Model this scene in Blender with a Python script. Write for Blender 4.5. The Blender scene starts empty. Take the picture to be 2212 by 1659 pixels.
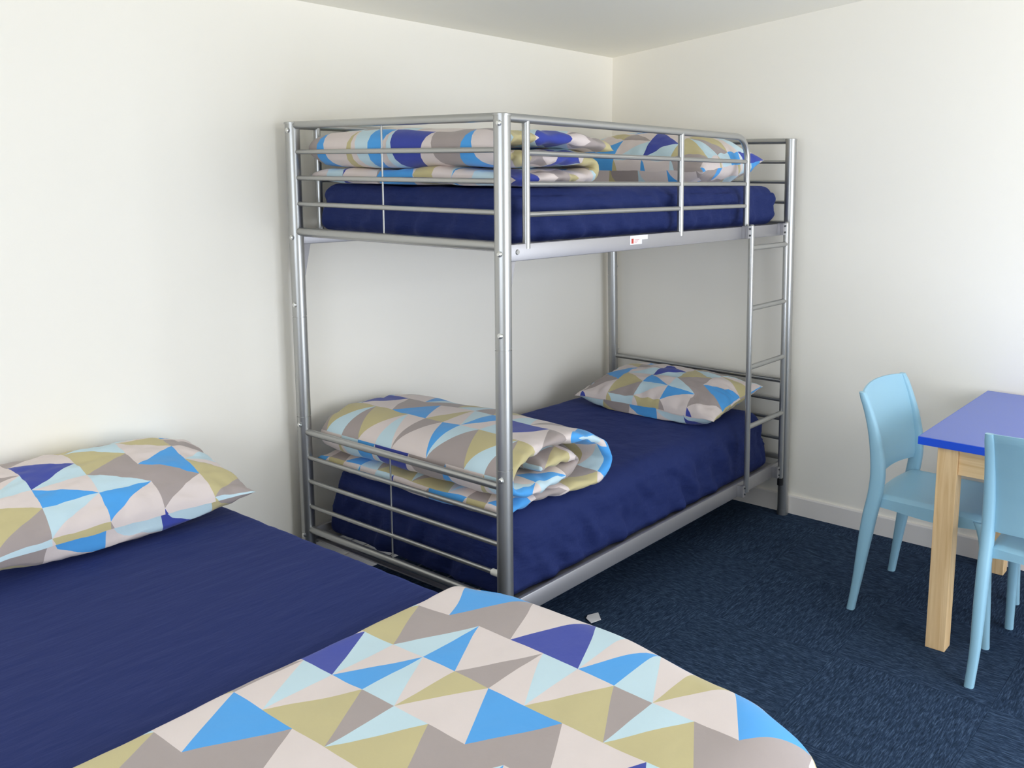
import bpy, math, random
from mathutils import Vector, Matrix, noise as mnoise

random.seed(7)
S = bpy.context.scene
COL = S.collection
PI = math.pi

# ------------------------------------------------------------------ camera
IMG_W, IMG_H = 2212.0, 1659.0
CAM = (-1.99323, -1.89370, 1.62684)
YAW, PITCH, ROLL = 0.635370, -0.150464, 0.011209
FPX, PX, PY = 1982.681, 1332.439, 681.219
cam_d = bpy.data.cameras.new('camera')
cam = bpy.data.objects.new('camera', cam_d)
COL.objects.link(cam)
fw = Vector((math.cos(YAW)*math.cos(PITCH), math.sin(YAW)*math.cos(PITCH), math.sin(PITCH)))
rt = Vector((math.sin(YAW), -math.cos(YAW), 0))
up = rt.cross(fw)
r2 = rt*math.cos(ROLL) + up*math.sin(ROLL)
u2 = -rt*math.sin(ROLL) + up*math.cos(ROLL)
cam.matrix_world = Matrix(((r2.x, u2.x, -fw.x, CAM[0]), (r2.y, u2.y, -fw.y, CAM[1]),
                           (r2.z, u2.z, -fw.z, CAM[2]), (0, 0, 0, 1)))
cam_d.sensor_fit = 'HORIZONTAL'
cam_d.sensor_width = 36
cam_d.lens = FPX/IMG_W*36
cam_d.shift_x = (IMG_W/2 - PX)/IMG_W
cam_d.shift_y = (PY - IMG_H/2)/IMG_W
cam_d.clip_start = 0.05
S.camera = cam

# ------------------------------------------------------------------ world, lights, exposure
W = bpy.data.worlds.new('sky'); S.world = W
W.use_nodes = True
bg = W.node_tree.nodes['Background']
bg.inputs[0].default_value = (0.72, 0.86, 1.0, 1)
bg.inputs[1].default_value = 1.0

def area(name, loc, rot, sx, sy, power, col, spread=180):
    l = bpy.data.lights.new(name, 'AREA'); l.shape = 'RECTANGLE'
    l.size, l.size_y, l.energy, l.color = sx, sy, power, col
    l.spread = math.radians(spread)
    o = bpy.data.objects.new(name, l); COL.objects.link(o)
    o.location, o.rotation_euler = loc, rot
    return o
# daylight in the two window openings behind and to the right of the camera
area('daylight_glass_door_offscreen', (0.45, -3.32, 1.13), (PI/2, 0, 0), 2.1, 2.0, 70, (0.86, 0.91, 1.0))
area('daylight_window_offscreen', (-3.32, -1.15, 1.45), (0, -PI/2, 0), 1.3, 2.9, 34, (0.86, 0.91, 1.0))
S.view_settings.view_transform = 'Standard'
S.view_settings.look = 'None'
S.view_settings.gamma = 1
S.view_settings.use_curve_mapping = False
S.view_settings.exposure = 0.50
S.cycles.max_bounces = 14
S.cycles.diffuse_bounces = 12
S.cycles.use_denoising = True

# ------------------------------------------------------------------ material helpers
def srgb(r, g, b):
    f = lambda c: (c/255/12.92) if c/255 <= .04045 else ((c/255+.055)/1.055)**2.4
    return (f(r), f(g), f(b), 1)

def new_mat(name, col=(.8, .8, .8, 1), rough=.6, metal=0, spec=.5):
    m = bpy.data.materials.new(name); m.use_nodes = True
    nt = m.node_tree
    b = nt.nodes['Principled BSDF']
    b.inputs['Base Color'].default_value = col
    b.inputs['Roughness'].default_value = rough
    b.inputs['Metallic'].default_value = metal
    b.inputs['Specular IOR Level'].default_value = spec
    return m, nt, b

def N(nt, t, **kw):
    n = nt.nodes.new(t)
    for k, v in kw.items():
        setattr(n, k, v)
    return n

def math_n(nt, op, a, b=None):
    n = N(nt, 'ShaderNodeMath', operation=op)
    for i, s in enumerate((a, b)):
        if s is None: continue
        if isinstance(s, (int, float)): n.inputs[i].default_value = s
        else: nt.links.new(s, n.inputs[i])
    return n.outputs[0]

def bump_noise(nt, b, scale, strength, dist=.01, vec=None, detail=4, prev=None):
    t = N(nt, 'ShaderNodeTexNoise'); t.inputs['Scale'].default_value = scale
    t.inputs['Detail'].default_value = detail
    if vec: nt.links.new(vec, t.inputs['Vector'])
    bp = N(nt, 'ShaderNodeBump'); bp.inputs['Strength'].default_value = strength
    bp.inputs['Distance'].default_value = dist
    nt.links.new(t.outputs['Fac'], bp.inputs['Height'])
    if prev: nt.links.new(prev, bp.inputs['Normal'])
    nt.links.new(bp.outputs[0], b.inputs['Normal'])
    return bp.outputs[0]

def objcoord(nt, scale=None, rot=None):
    tc = N(nt, 'ShaderNodeTexCoord')
    o = tc.outputs['Object']
    if scale or rot:
        mp = N(nt, 'ShaderNodeMapping')
        if scale: mp.inputs['Scale'].default_value = scale
        if rot: mp.inputs['Rotation'].default_value = rot
        nt.links.new(o, mp.inputs[0]); o = mp.outputs[0]
    return o

# wall paint
m_wall, nt, b = new_mat('wall_paint', srgb(248, 243, 232), .75, spec=.25)
bump_noise(nt, b, 240, .06, .002)
m_ceil, nt, b = new_mat('ceiling_paint', srgb(249, 245, 232), .85, spec=.2)
bump_noise(nt, b, 200, .05, .002)
m_trim, nt, b = new_mat('skirting_paint', srgb(238, 232, 226), .45, spec=.4)
bump_noise(nt, b, 60, .03, .002)

# carpet tile: heathered streaks along the tile's own x axis
m_carpet, nt, b = new_mat('carpet', srgb(28, 38, 56), .95, spec=.1)
oi = N(nt, 'ShaderNodeObjectInfo')
tc = N(nt, 'ShaderNodeTexCoord')
add = N(nt, 'ShaderNodeVectorMath', operation='ADD')
rs = N(nt, 'ShaderNodeVectorMath', operation='SCALE')
cmb = N(nt, 'ShaderNodeCombineXYZ')
for i in range(3): nt.links.new(oi.outputs['Random'], cmb.inputs[i])
nt.links.new(cmb.outputs[0], rs.inputs[0]); rs.inputs['Scale'].default_value = 13.0
nt.links.new(tc.outputs['Object'], add.inputs[0]); nt.links.new(rs.outputs[0], add.inputs[1])
mp = N(nt, 'ShaderNodeMapping'); mp.inputs['Scale'].default_value = (30, 230, 1)
nt.links.new(add.outputs[0], mp.inputs[0])
n1 = N(nt, 'ShaderNodeTexNoise'); n1.inputs['Scale'].default_value = 1.0
n1.inputs['Detail'].default_value = 5; n1.inputs['Roughness'].default_value = .65
n1.inputs['Distortion'].default_value = .6
nt.links.new(mp.outputs[0], n1.inputs['Vector'])
cr = N(nt, 'ShaderNodeValToRGB')
cr.color_ramp.elements[0].position = .28; cr.color_ramp.elements[0].color = srgb(20, 31, 47)
cr.color_ramp.elements[1].position = .74; cr.color_ramp.elements[1].color = srgb(90, 112, 140)
e = cr.color_ramp.elements.new(.52); e.color = srgb(46, 63, 87)
nt.links.new(n1.outputs['Fac'], cr.inputs[0])
nt.links.new(cr.outputs[0], b.inputs['Base Color'])
bp = N(nt, 'ShaderNodeBump'); bp.inputs['Strength'].default_value = .7; bp.inputs['Distance'].default_value = .004
nt.links.new(n1.outputs['Fac'], bp.inputs['Height'])
n2 = N(nt, 'ShaderNodeTexNoise'); n2.inputs['Scale'].default_value = 420
nt.links.new(tc.outputs['Object'], n2.inputs['Vector'])
bp2 = N(nt, 'ShaderNodeBump'); bp2.inputs['Strength'].default_value = .5; bp2.inputs['Distance'].default_value = .002
nt.links.new(n2.outputs['Fac'], bp2.inputs['Height']); nt.links.new(bp.outputs[0], bp2.inputs['Normal'])
nt.links.new(bp2.outputs[0], b.inputs['Normal'])
m_sub, nt, b = new_mat('subfloor', srgb(20, 24, 30), .95)
bump_noise(nt, b, 30, .1)

# silver powder-coated steel
m_steel, nt, b = new_mat('silver_steel', srgb(178, 178, 176), .34, .85, .5)
bump_noise(nt, b, 900, .03, .001)
m_rail, nt, b = new_mat('silver_sheet_steel', srgb(172, 170, 172), .42, .7, .5)
bump_noise(nt, b, 900, .03, .001)
m_zinc, nt, b = new_mat('zinc_bolt', srgb(225, 225, 222), .28, .9)
bump_noise(nt, b, 300, .05, .001)
m_dark, nt, b = new_mat('dark_steel', srgb(70, 74, 78), .45, .7)
bump_noise(nt, b, 300, .05, .001)
m_black, nt, b = new_mat('black_plastic', srgb(18, 19, 22), .5)
bump_noise(nt, b, 300, .03, .001)
m_whitepl, nt, b = new_mat('white_plastic', srgb(238, 236, 228), .4)
bump_noise(nt, b, 300, .03, .001)
m_paper, nt, b = new_mat('white_paper', srgb(236, 234, 236), .8)
bump_noise(nt, b, 60, .1, .002)
m_red, nt, b = new_mat('red_print', srgb(190, 70, 60), .8)
bump_noise(nt, b, 60, .05, .002)

# navy sheet
def sheet_mat(name, col, s1=(7, 26, 7), k1=.35):
    m, nt, b = new_mat(name, col, .78, spec=.25)
    b.inputs['Sheen Weight'].default_value = .25
    b.inputs['Sheen Roughness'].default_value = .5
    b.inputs['Sheen Tint'].default_value = srgb(90, 105, 190)
    v = objcoord(nt, s1)
    p = bump_noise(nt, b, 1.0, k1, .02, v, 6)
    bump_noise(nt, b, 900, .12, .001, prev=p)
    return m
m_navy = sheet_mat('navy_sheet', srgb(27, 40, 90))
m_navy_b = sheet_mat('deep_navy_sheet', srgb(27, 40, 90), (9, 9, 22), .55)
m_navy_c = sheet_mat('upper_navy_sheet', srgb(27, 40, 90), (9, 9, 22), .5)

# triangle print: rows of 8 cells, two rows, then the same two shifted by four cells
C_ = srgb(219, 206, 201); L_ = srgb(193, 216, 224); B_ = srgb(80, 160, 226)
O_ = srgb(194, 182, 136); T_ = srgb(166, 154, 150); R_ = srgb(62, 74, 160)
EVEN = [(O_, T_), (T_, L_), (B_, C_), (C_, T_), (C_, L_), (C_, O_), (O_, T_), (L_, O_)]
ODD = [(C_, B_), (B_, T_), (T_, C_), (C_, R_), (R_, L_), (C_, B_), (L_, C_), (O_, C_)]
m_print, nt, b = new_mat('triangle_print_cotton', (.8, .8, .8, 1), .85, spec=.2)
b.inputs['Sheen Weight'].default_value = .15
uv = N(nt, 'ShaderNodeUVMap'); uv.uv_map = 'UVMap'
sep = N(nt, 'ShaderNodeSeparateXYZ'); nt.links.new(uv.outputs[0], sep.inputs[0])
u, v = sep.outputs[0], sep.outputs[1]
j = math_n(nt, 'FLOOR', u); k = math_n(nt, 'FLOOR', v)
fu = math_n(nt, 'SUBTRACT', u, j); fv = math_n(nt, 'SUBTRACT', v, k)
row = math_n(nt, 'FLOORED_MODULO', k, 2.0)
pair = math_n(nt, 'FLOOR', math_n(nt, 'DIVIDE', k, 2.0))
jj = math_n(nt, 'FLOORED_MODULO', math_n(nt, 'ADD', j, math_n(nt, 'MULTIPLY', math_n(nt, 'ADD', pair, 1.0), 4.0)), 8.0)
odd = math_n(nt, 'FLOORED_MODULO', jj, 2.0)
h_even = math_n(nt, 'GREATER_THAN', math_n(nt, 'ADD', fu, fv), 1.0)
h_odd = math_n(nt, 'GREATER_THAN', fu, fv)
half = math_n(nt, 'ADD', math_n(nt, 'MULTIPLY', h_even, math_n(nt, 'SUBTRACT', 1.0, odd)), math_n(nt, 'MULTIPLY', h_odd, odd))
idx = math_n(nt, 'ADD', math_n(nt, 'MULTIPLY', math_n(nt, 'ADD', math_n(nt, 'MULTIPLY', row, 8.0), jj), 2.0), half)
fac = math_n(nt, 'DIVIDE', math_n(nt, 'ADD', idx, 0.5), 32.0)
cr = N(nt, 'ShaderNodeValToRGB'); cr.color_ramp.interpolation = 'CONSTANT'
flat = [c for t in (EVEN, ODD) for pr_ in t for c in pr_]
els = cr.color_ramp.elements
els[0].position = 0; els[0].color = flat[0]
els[1].position = 31/32; els[1].color = flat[31]
for i in range(1, 31):
    e = els.new(i/32); e.color = flat[i]
nt.links.new(fac, cr.inputs[0])
nt.links.new(cr.outputs[0], b.inputs['Base Color'])
p = bump_noise(nt, b, 9.0, .25, .015, objcoord(nt), 5)
bump_noise(nt, b, 700, .1, .001, prev=p)

# chair plastic, table
m_chair, nt, b = new_mat('light_blue_plastic', srgb(150, 194, 214), .42, spec=.45)
bump_noise(nt, b, 500, .04, .001)
m_top, nt, b = new_mat('blue_laminate', srgb(80, 104, 192), .3, spec=.6)
bump_noise(nt, b, 500, .04, .001)
m_edge, nt, b = new_mat('blue_edging', srgb(10, 78, 215), .4)
bump_noise(nt, b, 500, .03, .001)
def wood(name, scale):
    m, nt, b = new_mat(name, srgb(214, 178, 128), .5, spec=.35)
    v = objcoord(nt, scale)
    t = N(nt, 'ShaderNodeTexNoise'); t.inputs['Scale'].default_value = 1
    t.inputs['Detail'].default_value = 4; t.inputs['Distortion'].default_value = 1.2
    nt.links.new(v, t.inputs['Vector'])
    cr = N(nt, 'ShaderNodeValToRGB')
    cr.color_ramp.elements[0].position = .3; cr.color_ramp.elements[0].color = srgb(224, 184, 130)
    cr.color_ramp.elements[1].position = .65; cr.color_ramp.elements[1].color = srgb(243, 210, 162)
    nt.links.new(t.outputs['Fac'], cr.inputs[0]); nt.links.new(cr.outputs[0], b.inputs['Base Color'])
    bump_noise(nt, b, 40, .05, .002, v)
    return m
m_wood_z = wood('pine_upright', (55, 55, 2.2))
m_wood_y = wood('pine_rail_y', (55, 2.2, 55))
m_wood_x = wood('pine_rail_x', (2.2, 55, 55))
m_frame, nt, b = new_mat('window_aluminium', srgb(205, 208, 210), .4, .6)
bump_noise(nt, b, 300, .03, .001)
m_base, nt, b = new_mat('divan_fabric', srgb(70, 72, 80), .9)
bump_noise(nt, b, 500, .2, .001)
m_glass = bpy.data.materials.new('window_glass'); m_glass.use_nodes = True
nt = m_glass.node_tree; nt.nodes.clear()
o_ = N(nt, 'ShaderNodeOutputMaterial'); mx = N(nt, 'ShaderNodeMixShader')
tr = N(nt, 'ShaderNodeBsdfTransparent'); gl = N(nt, 'ShaderNodeBsdfGlossy'); gl.inputs['Roughness'].default_value = .02
mx.inputs[0].default_value = .06
nt.links.new(tr.outputs[0], mx.inputs[1]); nt.links.new(gl.outputs[0], mx.inputs[2]); nt.links.new(mx.outputs[0], o_.inputs[0])

# ------------------------------------------------------------------ mesh helpers
class MB:
    """collects vertices and faces of one part"""
    def __init__(s): s.v, s.f, s.uv = [], [], None
    def box(s, x0, x1, y0, y1, z0, z1, bev=0):
        i = len(s.v)
        if bev <= 0:
            s.v += [(x0,y0,z0),(x1,y0,z0),(x1,y1,z0),(x0,y1,z0),(x0,y0,z1),(x1,y0,z1),(x1,y1,z1),(x0,y1,z1)]
            s.f += [tuple(i+q for q in f) for f in ((0,3,2,1),(4,5,6,7),(0,1,5,4),(1,2,6,5),(2,3,7,6),(3,0,4,7))]
            return s
        import bmesh
        bm = bmesh.new()
        vs = [bm.verts.new(c) for c in ((x0,y0,z0),(x1,y0,z0),(x1,y1,z0),(x0,y1,z0),(x0,y0,z1),(x1,y0,z1),(x1,y1,z1),(x0,y1,z1))]
        for f in ((0,3,2,1),(4,5,6,7),(0,1,5,4),(1,2,6,5),(2,3,7,6),(3,0,4,7)): bm.faces.new([vs[q] for q in f])
        bmesh.ops.bevel(bm, geom=list(bm.edges), offset=bev, segments=2, profile=.5, affect='EDGES')
        bm.verts.index_update()
        s.v += [tuple(q.co) for q in bm.verts]
        s.f += [tuple(i+q.index for q in f.verts) for f in bm.faces]
        bm.free()
        return s
    def prism(s, pts, d):
        """flat polygon (list of 3d points) pushed along vector d"""
        i = len(s.v); n = len(pts); d = Vector(d)
        s.v += [tuple(p) for p in pts] + [tuple(Vector(p)+d) for p in pts]
        s.f += [tuple(i+q for q in range(n))[::-1], tuple(i+n+q for q in range(n))]
        s.f += [(i+q, i+(q+1) % n, i+n+(q+1) % n, i+n+q) for q in range(n)]
        return s
    def tube(s, pts, r, n=12, cap=True):
        pts = [Vector(p) for p in pts]; i = len(s.v)
        rr = r if isinstance(r, (list, tuple)) else [r]*len(pts)
        t = (pts[1]-pts[0]).normalized()
        a = t.orthogonal().normalized()
        for q, p in enumerate(pts):
            if q == 0: t = pts[1]-pts[0]
            elif q == len(pts)-1: t = pts[-1]-pts[-2]
            else: t = (pts[q+1]-p).normalized() + (p-pts[q-1]).normalized()
            t.normalize()
            a = (a - t*a.dot(t)).normalized(); c = t.cross(a)
            for w in range(n):
                an = 2*PI*w/n
                s.v.append(tuple(p + (a*math.cos(an)+c*math.sin(an))*rr[q]))
        for q in range(len(pts)-1):
            for w in range(n):
                s.f.append((i+q*n+w, i+q*n+(w+1) % n, i+(q+1)*n+(w+1) % n, i+(q+1)*n+w))
        if cap:
            s.f.append(tuple(i+w for w in range(n))[::-1])
            s.f.append(tuple(i+(len(pts)-1)*n+w for w in range(n)))
        return s
    def sweep(s, rows, close_ends=True):
        """rows of equal-length closed loops"""
        i = len(s.v); n = len(rows[0])
        for r in rows: s.v += [tuple(p) for p in r]
        for q in range(len(rows)-1):
            for w in range(n):
                s.f.append((i+q*n+w, i+q*n+(w+1) % n, i+(q+1)*n+(w+1) % n, i+(q+1)*n+w))
        if close_ends:
            s.f.append(tuple(i+w for w in range(n))[::-1])
            s.f.append(tuple(i+(len(rows)-1)*n+w for w in range(n)))
        return s
    def build(s, name, mat, parent=None, origin=None, smooth=35, warp=None, world=True):
        """parent: an empty; vertices are given in world space when world is true"""
        V = s.v
        if warp: V = [warp(p) for p in V]
        off = Vector((0, 0, 0))
        if parent is not None and world: off = wloc(parent)
        elif origin is not None: off = Vector(origin)
        V = [(p[0]-off.x, p[1]-off.y, p[2]-off.z) for p in V]
        me = bpy.data.meshes.new(name)
        me.from_pydata(V, [], s.f)
        if s.uv is not None:
            ul = me.uv_layers.new(name='UVMap')
            for lp in me.loops: ul.data[lp.index].uv = s.uv[lp.vertex_index]
        me.materials.append(mat)
        me.validate(); me.update()
        import bmesh
        bm = bmesh.new(); bm.from_mesh(me)
        bmesh.ops.recalc_face_normals(bm, faces=bm.faces)
        bm.to_mesh(me); bm.free()
        if smooth:
            me.polygons.foreach_set('use_smooth', [True]*len(me.polygons))
            if smooth < 180: me.set_sharp_from_angle(angle=math.radians(smooth))
        o = bpy.data.objects.new(name, me); COL.objects.link(o)
        if parent is not None: o.parent = parent
        elif origin is not None: o.location = origin
        return o

def wloc(o):
    l = Vector(o.location); 
    while o.parent: o = o.parent; l += Vector(o.location)
    return l
def tag(o, label=None, cat=None, group=None, kind=None):
    for k_, v_ in (('label', label), ('category', cat), ('group', group), ('kind', kind)):
        if v_: o[k_] = v_
    return o
def thing(name, label, cat, loc=(0, 0, 0), rz=0, group=None):
    o = bpy.data.objects.new(name, None); COL.objects.link(o)
    o.location = loc; o.rotation_euler = (0, 0, rz); o.empty_display_size = .1
    return tag(o, label, cat, group)
def copy_tree(o, parent=None):
    c = o.copy(); COL.objects.link(c)
    if parent is not None: c.parent = parent
    for ch in [q for q in bpy.data.objects if q.parent == o]: copy_tree(ch, c)
    return c
def fbm(x, y, z=0, o=3):
    return mnoise.fractal(Vector((x, y, z)), 1.0, 2.0, o)
def sm(a, b, x):
    t = min(1, max(0, (x-a)/(b-a))); return t*t*(3-2*t)
def catmull(pts, n):
    P_ = [Vector(p) for p in pts]; P_ = [P_[0]*2-P_[1]] + P_ + [P_[-1]*2-P_[-2]]
    dense = []
    for i in range(1, len(P_)-2):
        for q in range(24):
            t = q/24
            a, b_, c, d = P_[i-1], P_[i], P_[i+1], P_[i+2]
            dense.append(.5*((2*b_)+(c-a)*t+(2*a-5*b_+4*c-d)*t*t+(3*b_-a-3*c+d)*t**3))
    dense.append(P_[-2])
    L = [0]
    for i in range(1, len(dense)): L.append(L[-1]+(dense[i]-dense[i-1]).length)
    out = []; i = 0
    for q in range(n):
        s_ = L[-1]*q/(n-1)
        while i < len(L)-2 and L[i+1] < s_: i += 1
        t = (s_-L[i])/max(1e-9, L[i+1]-L[i])
        out.append(dense[i].lerp(dense[i+1], min(1, t)))
    return out, L[-1]

# ------------------------------------------------------------------ the room
YW, XW = 1.097, 2.0            # wall on the left of the picture / wall on the right
YF, XR = -3.2, -3.2            # the two walls behind the camera
TH = .12
def zc(y): return 2.243 + (YW-y)*.114     # raked ceiling
def struct(o): return tag(o, kind='structure')
struct(MB().box(XR, XW, YF, YW, -.12, -.012).build('floor', m_sub, origin=(0, 0, 0), smooth=0))
floor = bpy.data.objects['floor']
T0 = .52
tile_me = None
n_t = 0
for ix in range(-9, 4):
    for iy in range(-6, 5):
        x0, y0 = .84+ix*T0, -.75+iy*T0
        xa, xb, ya, yb = max(x0, XR), min(x0+T0, XW), max(y0, YF), min(y0+T0, YW)
        if xb-xa < .02 or yb-ya < .02: continue
        full = abs(xb-xa-T0) < 1e-6 and abs(yb-ya-T0) < 1e-6
        rot = (ix+iy) % 2
        cx, cy = (xa+xb)/2, (ya+yb)/2
        if full and tile_me is not None:
            o = bpy.data.objects.new('carpet_tile', tile_me); COL.objects.link(o); o.parent = floor
        else:
            hx, hy = (xb-xa)/2-.0002, (yb-ya)/2-.0002
            if rot: hx, hy = hy, hx
            o = MB().box(-hx, hx, -hy, hy, -.012, 0, .0012).build('carpet_tile', m_carpet, floor, world=False, smooth=0)
            if full: tile_me = o.data
        o.location = (cx, cy, 0)
        o.rotation_euler = (0, 0, PI/2 if rot else 0)

# walls
struct(MB().prism([(XR-TH, YW, -.12), (XW+TH, YW, -.12), (XW+TH, YW, zc(YW)+.1), (XR-TH, YW, zc(YW)+.1)], (0, TH, 0)).build('wall_left', m_wall, origin=(0, YW, 0), smooth=0))
struct(MB().prism([(XW, YF-TH, -.12), (XW, YW, -.12), (XW, YW, zc(YW)), (XW, YF-TH, zc(YF-TH))], (TH, 0, 0)).build('wall_right', m_wall, origin=(XW, 0, 0), smooth=0))
def wall_with_hole(name, a0, a1, h0, h1, z0, z1, pt, d):
    mb = MB()
    top = lambda a: zc(pt(a, 0)[1])
    for (p, q, lo, hi) in ((a0, h0, None, None), (h1, a1, None, None), (h0, h1, None, z0), (h0, h1, z1, None)):
        pts = [pt(p, -.12 if lo is None else lo), pt(q, -.12 if lo is None else lo), pt(q, top(q) if hi is None else hi), pt(p, top(p) if hi is None else hi)]
        mb.prism(pts, d)
    return struct(mb.build(name, m_wall, origin=(0, 0, 0), smooth=0))
wall_with_hole('wall_front', XR-TH, XW, -.6, 1.5, .12, 2.14, lambda a, z: (a, YF, z), (0, -TH, 0))
wall_with_hole('wall_rear', YF, YW, -2.6, .3, .8, 2.1, lambda a, z: (XR, a, z), (-TH, 0, 0))
struct(MB().prism([(XR-TH, YF-TH, zc(YF-TH)), (XR-TH, YW+.02, zc(YW+.02)), (XW+TH, YW+.02, zc(YW+.02)), (XW+TH, YF-TH, zc(YF-TH))], (0, 0, .1)).build('ceiling', m_ceil, origin=(0, 0, 0), smooth=0))
# windows behind the camera
def window(name, a0, a1, z0, z1, n, pt):
    mb = MB(); w = .05
    def bar(p, q, lo, hi):
        A, B2 = pt(p, lo, -.03), pt(q, hi, -.09)
        mb.box(min(A[0], B2[0]), max(A[0], B2[0]), min(A[1], B2[1]), max(A[1], B2[1]), lo, hi)
    bar(a0, a1, z0, z0+w); bar(a0, a1, z1-w, z1)
    for i in range(n+1):
        c = a0+(a1-a0-w)*i/n
        bar(c, c+w, z0+w, z1-w)
    f = struct(mb.build(name, m_frame, origin=pt((a0+a1)/2, z0, -.06), smooth=0))
    for i in range(n):
        p, q = a0+(a1-a0-w)*i/n+w, a0+(a1-a0-w)*(i+1)/n
        A, B2 = pt(p, 0, -.057), pt(q, 0, -.063)
        MB().box(min(A[0], B2[0]), max(A[0], B2[0]), min(A[1], B2[1]), max(A[1], B2[1]), z0+w, z1-w).build('pane', m_glass, f, smooth=0)
window('window_1', -.6, 1.5, .12, 2.14, 2, lambda a, z, d: (a, YF+d, z))
window('window_2', -2.6, .3, .8, 2.1, 3, lambda a, z, d: (XR+d, a, z))
# skirting boards
def skirting(name, p0, p1, nrm):
    (xa, ya), (xb, yb) = p0, p1
    d = Vector((xb-xa, yb-ya, 0)); n = Vector((nrm[0], nrm[1], 0))
    prof = [(0, 0), (.014, 0), (.014, .086), (.011, .092), (0, .092)]
    pts = [Vector((xa, ya, 0))+n*a+Vector((0, 0, z)) for a, z in prof]
    struct(MB().prism(pts, d).build(name, m_trim, origin=(xa, ya, 0), smooth=0))
skirting('baseboard_right', (XW, YF), (XW, YW-.014), (-1, 0))
skirting('baseboard_left', (XR, YW), (XW, YW), (0, -1))

# ------------------------------------------------------------------ bunk bed
L, BW = 1.93, 1.025
H = 1.805
LEAN = .034
def lean(p): return (p[0]-LEAN*(p[2]-.9)*p[0]/L, p[1], p[2])
bunk = thing('bunk_bed', 'silver tubular steel bunk bed standing in the corner of the room', 'bunk bed', (L/2, BW/2, 0))
PR = .0255
def post(x, y, side):
    """side: -1 bolts face the room end (-x), +1 they face the wall"""
    mb = MB()
    for z0, z1 in ((0, .728), (.732, 1.103), (1.107, H-.006)):
        mb.tube([(x, y, z0), (x, y, z1)], PR, 20)
    for z in (.730, 1.105): mb.tube([(x, y, z-.004), (x, y, z+.004)], PR-.002, 16)
    p_ = mb.build('post', m_steel, bunk, warp=lean)
    MB().tube([(x, y, H-.008), (x, y, H-.002), (x, y, H)], [PR+.0025, PR+.0025, PR-.004], 20).build('post_cap', m_steel, p_, warp=lean)
    MB().tube([(x, y, 0.0), (x, y, .03)], PR+.001, 20).build('foot_cap', m_steel, p_, warp=lean)
    for z in (H-.03, 1.395, 1.15, .70, .27):
        X0 = x+side*(PR-.003)
        yy = y-.010 if y < .5 else y-.008
        b_ = MB().tube([(X0, yy, z), (X0+side*.006, yy, z), (X0+side*.009, yy, z)], [.009, .009, .005], 10)
        b_.build('bolt', m_zinc, p_, warp=lean)
for x, sd in ((0, -1), (L, 1)):
    for y in (0, BW): post(x, y, sd)
# end rails
UP = [(1.7936, .0135), (1.6997, .0085), (1.6081, .0085), (1.5161, .0085), (1.4168, .0150)]
LO = [(.6689, .0125), (.5711, .0085), (.4782, .0085), (.3800, .0080), (.2869, .0135)]
for x in (0, L):
    for z, r in UP+LO:
        MB().tube([(x, PR*.6, z), (x, BW-PR*.6, z)], r, 12).build('end_rail', m_steel, bunk, warp=lean)
    for z0, z1 in ((1.4168, 1.7936), (.2869, .6689)):
        MB().tube([(x, BW*.525, z0), (x, BW*.525, z1)], .0032, 8).build('end_wire', m_steel, bunk, warp=lean)
MB().tube([(0, PR+.001, .38), (0, PR+.03, .38)], .011, 12).build('rail_plug', m_whitepl, bunk, warp=lean)['label'] = 'white plastic plug'
# side rails: an angle with a thin flange inwards
for y, s in ((0, 1), (BW, -1)):
    for z0, z1 in ((1.369, 1.4208), (.2223, .2840)):
        y0, y1 = (y-.008, y+.008)
        sr = MB().box(.024, L-.024, y0, y1, z0, z1, .003)
        ys = sorted((y+s*.008, y+s*.085))
        so = sr.build('side_rail', m_rail, bunk, warp=lean)
        MB().box(.03, L-.03, ys[0], ys[1], z0+.0285, z0+.0315).build('flange', m_rail, so, warp=lean, smooth=0)
        if s == 1:
            for xb in (.055,):
                MB().tube([(xb, y0-.004, z1-.024), (xb, y0+.001, z1-.024)], [.007, .009], 12).build('rivet', m_steel, so, warp=lean)
        if z0 > 1:
            for xg, dx in ((.026, .030), (L-.026, -.030)):
                gp = [(xg, y, z0), (xg+dx, y, z0), (xg+dx*.75, y, z0-.03), (xg+dx*.12, y, z0-.115), (xg, y, z0-.115)]
                MB().prism(gp, (0, .003*s, 0)).build('gusset', m_rail, so, warp=lean, smooth=0)
        else:
            for q in range(5):
                xb = .12+q*.11
                if s == 1: MB().tube([(xb, y+.025, z0+.030), (xb, y+.025, z0+.036)], .005, 8).build('screw', m_zinc, so, warp=lean)
# guard rails on both long sides
def guard(y):
    zt = 1.7936; xe = 1.51
    pts = [(PR*.5, y, zt), (xe-.09, y, zt)]
    for q in range(1, 9):
        a = PI/2*q/8
        pts.append((xe-.09+.09*math.sin(a), y, zt-.09+.09*math.cos(a)))
    pts.append((xe, y, 1.405))
    MB().tube(pts, .0135, 14).build('guard_tube', m_steel, bunk, warp=lean)
    for x in (.105, .985):
        MB().tube([(x, y, 1.405), (x, y, zt)], .0125, 12).build('guard_upright', m_steel, bunk, warp=lean)
    for z in (1.693, 1.600, 1.508):
        MB().tube([(.105, y, z), (xe, y, z)], .0085, 10).build('guard_bar', m_steel, bunk, warp=lean)
guard(0.0); guard(BW)
# wire mesh bases
for z in (1.405, .2475):
    mb = MB()
    n = 26
    for q in range(n): 
        x = .05+(L-.1)*q/(n-1)
        mb.tube([(x, .04, z), (x, BW-.04, z)], .0028, 5)
    for q in range(13):
        y = .06+(BW-.12)*q/12
        mb.tube([(.03, y, z-.0045), (L-.03, y, z-.0045)], .0018, 5)
    for x in (.032, L-.032): mb.box(x-.014, x+.014, .02, BW-.02, z-.008, z-.0028)
    tag(mb.build('mesh_base', m_rail, bunk, warp=lean), kind='stuff')
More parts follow.
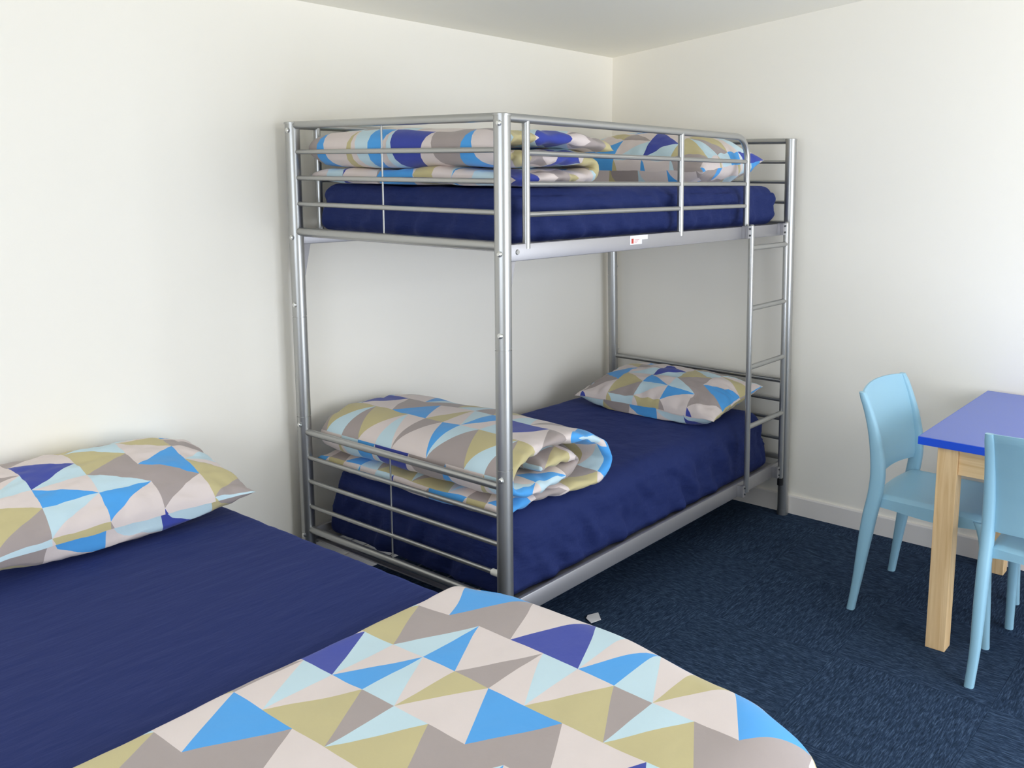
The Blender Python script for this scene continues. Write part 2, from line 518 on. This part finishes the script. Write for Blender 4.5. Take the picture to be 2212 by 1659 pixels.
# stickers on the upper rail
st = MB().prism([(.642, -.0095, 1.388), (.715, -.0095, 1.388), (.715, -.0095, 1.404), (.752, -.0095, 1.404), (.752, -.0095, 1.4195), (.642, -.0095, 1.4195)], (0, .0012, 0)).build('sticker', m_paper, bunk, warp=lean, smooth=0)
st['label'] = 'small white paper sticker'
MB().box(.650, .662, -.0103, -.0094, 1.392, 1.409).build('sticker_mark', m_red, st, warp=lean, smooth=0)
for q in range(3): MB().box(.668, .668+.03-.008*q, -.0103, -.0094, 1.404-.005*q, 1.4052-.005*q).build('sticker_line', m_red, st, warp=lean, smooth=0)

# ladder hooked on the rails
lad = thing('bunk_ladder', 'short silver ladder hooked onto the front rails of the bunk bed', 'ladder', (1.67, -.035, .2))
LY = -.036
for x, zb in ((1.494, .245), (1.826, .215)):
    r_ = MB().tube([(x, LY, zb), (x, LY, 1.425), (x, LY, 1.431)], [.0125, .0125, .008], 14).build('ladder_rail', m_steel, lad, warp=lean)
    for z0 in (.2223, 1.369):
        hk = MB()
        hk.box(x-.034, x-.008, LY-.002, LY+.012, z0+.004, z0+.056)
        hk.box(x-.034, x-.030, LY+.010, LY+.0275, z0+.004, z0+.056)
        hk.build('hook', m_rail, r_, warp=lean, smooth=0)
        for dz in (.016, .044): MB().tube([(x-.02, LY-.006, z0+dz), (x-.02, LY-.001, z0+dz)], .004, 8).build('screw', m_dark, r_, warp=lean)
MB().tube([(1.826, LY, .185), (1.826, LY, .22)], .0145, 14).build('end_cap', m_black, lad, warp=lean)['label'] = 'black plastic end cap'
for z in (1.331, 1.070, .810, .541):
    MB().tube([(1.494, LY, z), (1.826, LY, z)], .0115, 12).build('rung', m_steel, lad, warp=lean)

# ------------------------------------------------------------------ soft things
def mattress(name, mat, x0, x1, y0, y1, z0, z1, r0, nx, ny, nz, disp, label, group=None, rb=.03):
    hx, hy, hz = (x1-x0)/2, (y1-y0)/2, (z1-z0)/2
    c = Vector(((x0+x1)/2, (y0+y1)/2, (z0+z1)/2))
    idx = {}; mb = MB()
    def vid(i, j_, k_):
        key = (i, j_, k_)
        if key not in idx:
            p_ = Vector((-hx+2*hx*i/nx, -hy+2*hy*j_/ny, -hz+2*hz*k_/nz))
            t_ = k_/nz
            r = rb+(r0-rb)*sm(.25, .75, t_)
            q = Vector((max(-hx+r, min(hx-r, p_.x)), max(-hy+r, min(hy-r, p_.y)), max(-hz+r, min(hz-r, p_.z))))
            d = p_-q
            n_ = d.normalized() if d.length > 1e-9 else Vector((0, 0, 1))
            w = q+n_*r+c
            dv = disp(w, n_)
            if n_.z > .5: dv = -abs(dv)
            w = w+n_*dv
            w.z = max(w.z, z0)
            idx[key] = len(mb.v); mb.v.append(tuple(w))
        return idx[key]
    for i in range(nx):
        for j_ in range(ny):
            mb.f.append((vid(i, j_, nz), vid(i+1, j_, nz), vid(i+1, j_+1, nz), vid(i, j_+1, nz)))
            mb.f.append((vid(i, j_, 0), vid(i, j_+1, 0), vid(i+1, j_+1, 0), vid(i+1, j_, 0)))
    for i in range(nx):
        for k_ in range(nz):
            mb.f.append((vid(i, 0, k_), vid(i+1, 0, k_), vid(i+1, 0, k_+1), vid(i, 0, k_+1)))
            mb.f.append((vid(i, ny, k_), vid(i, ny, k_+1), vid(i+1, ny, k_+1), vid(i+1, ny, k_)))
    for j_ in range(ny):
        for k_ in range(nz):
            mb.f.append((vid(0, j_, k_), vid(0, j_, k_+1), vid(0, j_+1, k_+1), vid(0, j_+1, k_)))
            mb.f.append((vid(nx, j_, k_), vid(nx, j_+1, k_), vid(nx, j_+1, k_+1), vid(nx, j_, k_+1)))
    o = mb.build(name, mat, origin=(c.x, c.y, z0), smooth=180)
    return tag(o, label, 'mattress', group)

def bunk_disp(z0, z1, seed, sag=0):
    def f(w, n):
        t = min(1, max(0, (w.z-z0)/(z1-z0)))
        a = w.x if abs(n.y) > abs(n.x) else w.y
        side = 1-abs(n.z)
        d = 0
        # gathered folds rising from the lower edge, slanting
        fold = math.sin(a*46+seed+6*t+3*fbm(a*3, seed)) * max(0, fbm(a*5+seed, w.z*4, seed)+.25)
        d += side*(.022*fold*(1-t)**.8 + .020*fbm(a*5.5, w.z*9+a*6, seed))
        d += .004*fbm(w.x*3.2, w.y*3.2, seed) * max(0, n.z)
        d += .0025*fbm(w.x*12, w.y*12, seed+3)
        if n.z > .3: d -= sag*math.sin(PI*min(1, max(0, (w.y-.05)/.93)))*sm(.9, .1, w.x)
        return d
    return f
ZL, ZU = .530, 1.590
mattress('mattress', m_navy_b, .065, 1.865, .045, .985, .2555, ZL, .085, 150, 70, 22, bunk_disp(.2555, ZL, 1.3), 'single mattress in navy fitted sheet on the lower bunk')
mattress('mattress', m_navy_c, .055, 1.875, .045, .975, 1.4135, ZU, .060, 150, 70, 18, bunk_disp(1.4135, ZU, 5.7, .006), 'single mattress in navy fitted sheet on the upper bunk', rb=.055)

# double bed
ZB = .575
BX0, BX1, BY0, BY1 = -1.985, -.455, -1.045, .990
bed = thing('double_bed', 'base of the double bed, under the wide navy mattress', 'bed', ((BX0+BX1)/2, (BY0+BY1)/2, 0))
MB().box(BX0+.02, BX1-.02, BY0+.02, BY1-.005, .07, .33, .012).build('divan_base', m_base, bed)
for x in (BX0+.15, BX1-.15):
    for y in (BY0+.15, BY1-.15):
        MB().tube([(x, y, 0), (x, y, .071)], [.022, .028], 14).build('leg', m_black, bed)
def dbl_disp(w, n):
    d = .003*fbm(w.x*2.4, w.y*5, 2)+.0022*fbm(w.x*6, w.y*15+3*fbm(w.x*2, w.y*2), 4)
    d += (1-abs(n.z))*.006*fbm(w.x*5, w.y*5, 8)
    return d
dm = mattress('mattress', m_navy, BX0, BX1, BY0, BY1, .331, ZB, .045, 120, 150, 12, dbl_disp, 'wide mattress in navy fitted sheet beside the bunk bed')

def uv_pillow(name, rest, cx, cy, cz, ln, dp, th, tilt, rz, uvf, label, seed, n1=84, n2=56, squash=.8, belly=.36, droop=0):
    """two puffed sheets joined in a seam. local x along length, y along depth"""
    mb = MB(); mb.uv = []
    ids = {}
    rows = []
    def outline(s, t):
        # sides bow inwards between pointed corners
        x = s*ln/2*(1-.055*(1-t*t)); y = t*dp/2*(1-.07*(1-s*s))
        return x, y
    for side in (1, -1):
        for i in range(n1+1):
            for j_ in range(n2+1):
                s = -math.cos(PI*i/n1)*.35+(-1+2*i/n1)*.65
                t = -math.cos(PI*j_/n2)*.35+(-1+2*j_/n2)*.65
                edge = i in (0, n1) or j_ in (0, n2)
                x, y = outline(s, t)
                if side == -1:
                    x += ln/2*.05*math.sin(PI*s)*(1-t*t)**.5; y += dp/2*belly*math.sin(PI*t)*(max(0, 1-s*s))**.5
                hgt = th*((1-abs(s)**2.6)*(1-abs(t)**2.2))**.52
                if side == -1: hgt = -hgt*squash
                rad = 1-min(1, (1-max(abs(s), abs(t)))*3.2)
                a = math.atan2(t, s)
                wr = .006*math.sin(a*22+5*fbm(s*2, t*2, seed)+seed)*rad*(1-rad**6)+.006*fbm(s*3+seed, t*3, seed)
                hgt += (wr if not edge else 0)*(1 if side == 1 else .7)
                zseam = .006*fbm(s*4, t*4, seed+9)-droop*(max(0, abs(s))**3)*(max(0, t)**2)
                ids[(side, i, j_)] = len(mb.v)
                mb.v.append((x, y, hgt+zseam))
                # arc-length style print coordinates
                lx = s*ln/2*1.06; ly = t*dp/2*1.12
                mb.uv.append((lx, ly) if side == 1 else (lx+.33, ly+.21))
        for i in range(n1):
            for j_ in range(n2):
                q = [ids[(side, i, j_)], ids[(side, i+1, j_)], ids[(side, i+1, j_+1)], ids[(side, i, j_+1)]]
                mb.f.append(tuple(q if side == 1 else q[::-1]))
    mb.uv = [uvf(*q) for q in mb.uv]
    M = Matrix.Rotation(rz, 4, 'Z') @ Matrix.Rotation(tilt, 4, 'X')
    mb.v = [tuple(M @ Vector(p)) for p in mb.v]
    mb.v = [(p[0], min(p[1], YW-.003-cy), max(p[2], rest+.0015-cz+.004*max(0, fbm(p[0]*9, p[1]*9, seed)))) for p in mb.v]
    o = mb.build(name, m_print, smooth=180)
    # rest on its lowest point
    o.location = (cx, cy, cz)
    return tag(o, label, 'pillow')

CU, CV = .0957, .158
# pillow on the double bed, propped against the wall
uv_pillow('pillow', ZB, -.845, .855, .700, .80, .44, .088, math.radians(15), math.radians(-1.5),
          lambda x, y: (3.1-(y+.25)/CU, 2+(x+.025)/CV), 'plump triangle-print pillow on the double bed against the left wall', 1.0, droop=.05)
# pillow on the lower bunk
uv_pillow('pillow', ZL, 1.61, .455, ZL+.082, .78, .46, .095, math.radians(9), math.radians(-90),
          lambda x, y: (4.0-(y-.05)/CU, 3.4+(x+.0)/CV), 'triangle-print pillow on the lower bunk beside the ladder', 2.2)
# pillow on the upper bunk
uv_pillow('pillow', ZU, 1.46, .45, ZU+.085, .82, .52, .150, math.radians(6), math.radians(-90),
          lambda x, y: (1.6-(y-.05)/CU, 6.4+(x+.0)/CV), 'triangle-print pillow on the upper bunk behind the guard rail', 4.1)

# rolled and folded duvets at the foot of each bunk
def folded(name, ctr, T, y0, y1, z0, uvf, label, seed, fold_amp=.012):
    cl, SL = catmull([(a, 0, c) for a, c in ctr], 150)
    n = len(cl); ny = 64
    mb = MB(); mb.uv = []
    ids = {}
    nr = []
    for i in range(n):
        t = (cl[min(n-1, i+1)]-cl[max(0, i-1)]).normalized()
        nr.append(Vector((-t.z, 0, t.x)))
    for side in (1, -1):
        for i in range(n):
            for j_ in range(ny+1):
                e = i in (0, n-1) or j_ in (0, ny)
                if side == -1 and e: ids[(side, i, j_)] = ids[(1, i, j_)]; continue
                w = -1+2*j_/ny
                w = math.sin(w*PI/2)*.5+w*.5
                se = 2*i/(n-1)-1
                th = T/2*(max(0, 1-abs(w)**10))**.45*(max(0, 1-abs(se)**40))**.5
                sN = SL*i/(n-1)
                pin = 1-.22*sm(.55, 1, abs(w))*(.5+.5*math.sin(sN*38+seed*2))
                th *= pin*(1+.10*fbm(sN*5, w*4, seed+side))
                off = fold_amp*fbm(sN*2.2, w*1.6, seed+20)
                end = .022*math.sin(sN*9+seed)+.016*fbm(sN*6, seed)
                y = (y0+y1)/2+(y1-y0)/2*w+(-end if w < 0 else end*.3)*abs(w)**2
                p_ = cl[i]+nr[i]*(th*side+off)
                wr = .004*math.sin(sN*70+8*w+4*fbm(sN*4, w*3))*sm(.75, 1, abs(w))
                p_ = p_+nr[i]*wr*side*(0 if e else 1)
                ids[(side, i, j_)] = len(mb.v)
                mb.v.append((p_.x, y, max(z0+.0005, z0+p_.z)))
                mb.uv.append(uvf(sN, y))
        for i in range(n-1):
            for j_ in range(ny):
                q = [ids[(side, i, j_)], ids[(side, i+1, j_)], ids[(side, i+1, j_+1)], ids[(side, i, j_+1)]]
                mb.f.append(tuple(q if side == 1 else q[::-1]))
    c = (sum(p[0] for p in mb.v)/len(mb.v), (y0+y1)/2, z0)
    o = mb.build(name, m_print, origin=c, smooth=180)
    return tag(o, label, 'duvet')
# lower: a roll lying on its own loose end
ctrL = [(.035, .022), (.20, .024), (.40, .026), (.515, .034), (.565, .090), (.52, .158), (.42, .190), (.28, .198), (.15, .188),
        (.075, .150), (.068, .102), (.13, .078), (.26, .078), (.39, .084), (.435, .112), (.37, .136), (.22, .134)]
folded('duvet', ctrL, .056, .035, 1.005, ZL+.001, lambda s, y: (.5+(y-.265)/.091, 4.0+(s-.65)/CV), 'rolled triangle-print duvet at the foot of the lower bunk', 3.0)
ctrU = [(.05, .028), (.25, .028), (.47, .030), (.555, .046), (.55, .082), (.45, .092), (.25, .088), (.10, .090), (.055, .112), (.085, .146), (.25, .156), (.42, .154), (.56, .140), (.60, .125)]
folded('duvet', ctrU, .060, .055, 1.000, ZU+.001, lambda s, y: (4+(y-.45)/.091, 3.35-(s-1.05)/CV), 'triangle-print duvet folded in layers at the foot of the upper bunk', 6.0)

# duvet spread over the foot half of the double bed
def spread_duvet():
    zt = ZB+.040
    rx0, rx1, ry0, ry1 = BX0+.055, BX1-.055, BY0-.095, 2.0      # flat area the cloth lies on
    x0, x1, y0, y1 = BX0-.28, BX1+.30, BY0-.42, -.300          # cloth laid out flat
    nx, ny = 150, 96
    mb = MB(); mb.uv = []
    def top(x, y):
        cr_ = .11
        qx = max(rx0+cr_, min(rx1-cr_, x)); qy = max(ry0+cr_, min(ry1, y))
        d = Vector((x-qx, y-qy)); dl = d.length
        dd = dl-cr_
        if dl > 1e-9 and dd > 0:
            n_ = d/dl
            base = Vector((qx, qy))+n_*cr_
            R = .085+.115*n_.y**2
            q = PI/2*R
            if dd < q: h, drop = R*math.sin(dd/R), R*(1-math.cos(dd/R))
            else:
                fl = .18+.48*abs(n_.x*n_.y)*2
                h, drop = R+(dd-q)*fl, R+(dd-q)*math.sqrt(1-fl*fl)
            a = math.atan2(n_.y, n_.x)
            corner = abs(n_.x*n_.y)*2
            h += (.022*corner*math.sin(a*13+1.0)+.010*fbm(x*7, y*7, 3))*sm(.05, .3, dd)
            P_ = Vector((base.x+n_.x*h, base.y+n_.y*h, zt-drop))
        else:
            P_ = Vector((x, y, zt))
        k_ = sm(.2, -.05, dd) if dd > 0 else 1
        P_.z += .005*fbm(x*2.6, y*2.6, 5)*k_+.0025*fbm(x*7, y*7, 6)*k_
        P_.x += .038*sm(-1.05, -.72, y)*sm(-.30, -.44, y)*sm(rx1-.15, rx1, x)
        P_.z = max(P_.z, .03)
        return P_
    rows = []
    # the near-head edge is rolled under
    prof = [(-1, 0)]
    for j_ in range(ny+1):
        y = y0+(y1-y0)*j_/ny
        rows.append([(x0+(x1-x0)*i/nx, y, 0, 0) for i in range(nx+1)])
    for q in range(1, 9):
        a = PI*q/8
        rows.append([(x0+(x1-x0)*i/nx, y1+.015*math.sin(a), .015*(1-math.cos(a)), .047*q/8) for i in range(nx+1)])
    rows.append([(x0+(x1-x0)*i/nx, y1-.10, .030, .15) for i in range(nx+1)])
    for r_ in rows:
        for (x, y, dz, arc) in r_:
            P_ = top(x, y)
            # underside and lip follow the drape, thickness towards the bed
            xo = 0
            if x > rx1+.05: xo = -dz*.35
            elif x < rx0-.05: xo = dz*.35
            P_ = Vector((P_.x+xo, P_.y, P_.z-(dz if xo == 0 else 0)))
            mb.v.append(tuple(P_))
            yy = y if arc == 0 else y1+arc
            mb.uv.append(((-.305-yy)/CU, 2+(x+.775)/CV))
    m_ = nx+1
    for a in range(len(rows)-1):
        for i in range(nx):
            mb.f.append((a*m_+i, a*m_+i+1, (a+1)*m_+i+1, (a+1)*m_+i))
    o = mb.build('duvet', m_print, origin=((BX0+BX1)/2, -.7, ZB), smooth=180)
    md = o.modifiers.new('thickness', 'SOLIDIFY'); md.thickness = .01; md.offset = -1
    return tag(o, 'triangle-print duvet spread over the lower half of the double bed', 'duvet')
spread_duvet()

# ------------------------------------------------------------------ table
tb = thing('dining_table', 'small table with blue top and pine legs against the right wall', 'table', (1.515, -1.394, 0))
ZT = .757
TX0, TX1, TY0, TY1 = 1.080, 1.955, -1.870, -.918
MB().box(TX0+.002, TX1-.002, TY0+.002, TY1-.002, ZT-.027, ZT, .0015).build('table_top', m_top, tb, smooth=0)['label'] = 'blue laminate table top'
ed = MB()
for bx_ in ((TX0, TX0+.003, TY0, TY1), (TX1-.003, TX1, TY0, TY1), (TX0+.003, TX1-.003, TY0, TY0+.003), (TX0+.003, TX1-.003, TY1-.003, TY1)):
    ed.box(bx_[0], bx_[1], bx_[2], bx_[3], ZT-.0275, ZT-.001)
ed.build('edge_band', m_edge, tb, smooth=0)['label'] = 'bright blue edging strip'
LW, LD = .068, .062
lxs = (TX0+.014, TX1-.014-LD); lys = (-1.050, TY0+.065)
for x in lxs:
    for y in lys:
        MB().box(x, x+LD, y, y+LW, 0, ZT-.0278, .002).build('leg', m_wood_z, tb, smooth=0)
for x in (lxs[0]+.012, lxs[1]+LD-.032):
    MB().box(x, x+.02, lys[1]+LW+.0005, lys[0]-.0005, ZT-.118, ZT-.0282, .001).build('apron', m_wood_y, tb, smooth=0)
for y in (lys[0]+LW-.032, lys[1]+.012):
    MB().box(lxs[0]+LD+.0005, lxs[1]-.0005, y, y+.02, ZT-.118, ZT-.0282, .001).build('apron', m_wood_x, tb, smooth=0)

# ------------------------------------------------------------------ chairs (local: rear feet at y=0, facing +y)
prof = [(0, 0), (.12, .017), (.25, .034), (.377, .052), (.47, .069), (.545, .075), (.62, .069), (.70, .053), (.775, .030), (.83, .008), (.848, .000)]
def yz(z):
    for (z0, y0), (z1, y1) in zip(prof, prof[1:]):
        if z0 <= z <= z1: return y0+(y1-y0)*(z-z0)/(z1-z0)
    return prof[-1][1]
def sec(cx, cy, z, wx, wy, n=16, p=3.2, tilt=0):
    out = []
    for q in range(n):
        a = 2*PI*q/n
        c, s_ = math.cos(a), math.sin(a)
        x = math.copysign(abs(c)**(2/p), c)*wx/2; y = math.copysign(abs(s_)**(2/p), s_)*wy/2
        out.append((cx+x, cy+y, z+tilt*y))
    return out
HW = .213
def make_chair():
    ch = thing('plastic_chair', 'x', 'chair')
    for s in (-1, 1):
        cl, _ = catmull([(s*(HW+(.006 if z < .1 else 0)), y, z) for z, y in prof], 34)
        rows = []
        for p_ in cl:
            z = p_.z
            k_ = sm(0, .42, z)*(1-sm(.55, .85, z))
            rows.append(sec(p_.x, p_.y, z, .031+.010*k_, .030+.024*k_, p=3.0))
        rows[-1] = sec(cl[-1].x, cl[-1].y, cl[-1].z, .026, .022)
        MB().sweep(rows).build('leg', m_chair, ch, world=False, smooth=60)
        pts, _ = catmull([(s*(HW+.002), .494, 0), (s*HW, .482, .2), (s*(HW-.004), .468, .38), (s*(HW-.010), .458, .43), (s*(HW-.016), .448, .448)], 16)
        rows = []
        for p_ in pts:
            k_ = sm(.0, .45, p_.z)+1.1*sm(.36, .45, p_.z)
            rows.append(sec(p_.x, p_.y, p_.z, .030+.012*k_, .030+.012*k_, p=2.6))
        MB().sweep(rows).build('leg', m_chair, ch, world=False, smooth=60)
    # seat shell
    hx, nx, ny = .212, 22, 26
    y0, y1 = .066, .495
    mb = MB()
    def half(t):   # outline half-width along the depth
        return hx*(1-.04*(1-t))*(1-.10*max(0, t-.9)/.1*max(0, t-.9)/.1)
    grid = []
    for lvl in range(2):
        g = []
        for j_ in range(ny+1):
            t = j_/ny; row_ = []
            for i in range(nx+1):
                s = -1+2*i/nx
                x = s*half(t); y = y0+(y1-y0)*t
                y -= .02*(abs(s)**4)*sm(.7, 1, t)
                if t < .3: y -= .020*(1-s*s)*(1-t/.3)
                ed_ = max(0, 1-min((1-abs(s))*hx, (1-t)*(y1-y0), t*(y1-y0)+.004)/.022)
                z = .466-.010*(1-s*s)*math.sin(PI*min(1, t*1.15))-.012*ed_**2-.006*sm(.8, 1, t)
                if lvl == 1: z = .414+.012*(1-abs(s)**6)+.006*math.cos(PI*t*2)
                row_.append(len(mb.v)); mb.v.append((x, y, z))
            g.append(row_)
        grid.append(g)
    for lvl in range(2):
        g = grid[lvl]
        for j_ in range(ny):
            for i in range(nx):
                mb.f.append((g[j_][i], g[j_][i+1], g[j_+1][i+1], g[j_+1][i]))
    def rim(a, b_):
        for q in range(len(a)-1): mb.f.append((a[q], a[q+1], b_[q+1], b_[q]))
    A, B2 = grid
    rim(A[0], B2[0]); rim(A[-1], B2[-1])
    rim([r[0] for r in A], [r[0] for r in B2]); rim([r[-1] for r in A], [r[-1] for r in B2])
    mb.build('seat', m_chair, ch, world=False, smooth=50)
    # curved back panel
    mb = MB(); nx, nz = 24, 22
    th = .011
    G = []
    for sgn in (1, -1):
        g = []
        for k_ in range(nz+1):
            t = k_/nz; row_ = []
            for i in range(nx+1):
                s = -1+2*i/nx
                x = s*(HW-.006)
                zb_ = .512+.010*(1-s*s)
                zt_ = .848+.010*(1-s*s)
                z = zb_+(zt_-zb_)*t
                y = yz(min(z, .846))-.030*(1-s*s)
                tt = th*(1 if 0 < k_ < nz else .55)
                row_.append(len(mb.v)); mb.v.append((x, y+sgn*tt/2, z))
            g.append(row_)
        G.append(g)
    for g in G:
        for k_ in range(nz):
            for i in range(nx): mb.f.append((g[k_][i], g[k_][i+1], g[k_+1][i+1], g[k_+1][i]))
    A, B2 = G
    rim(A[0], B2[0]); rim(A[-1], B2[-1])
    rim([r[0] for r in A], [r[0] for r in B2]); rim([r[-1] for r in A], [r[-1] for r in B2])
    mb.build('backrest', m_chair, ch, world=False, smooth=50)
    return ch
GRP = 'light blue chairs around the table'
c1 = make_chair()
places = [((1.430, -.660, 0), PI, 'light blue plastic chair tucked under the table, between table and bunk bed'),
          ((.925, -1.400, 0), -PI/2, 'light blue plastic chair with its back to the double bed, facing the right wall')]
for i, (loc, rz, lab) in enumerate(places):
    o = c1 if i == 0 else copy_tree(c1)
    o.location = loc; o.rotation_euler = (0, 0, rz)
    tag(o, lab, 'chair', GRP)

# scrap of paper on the carpet
pts = [(.505, .050), (.545, .035), (.580, .075), (.545, .098), (.520, .085)]
mb = MB()
mb.prism([(x, y, .002+.006*((q*7) % 3)/3) for q, (x, y) in enumerate(pts)], (0, 0, .0015))
tag(mb.build('paper_scrap', m_paper, origin=(.54, .068, 0), smooth=0), 'crumpled white scrap of paper on the carpet under the bunk bed', 'paper')
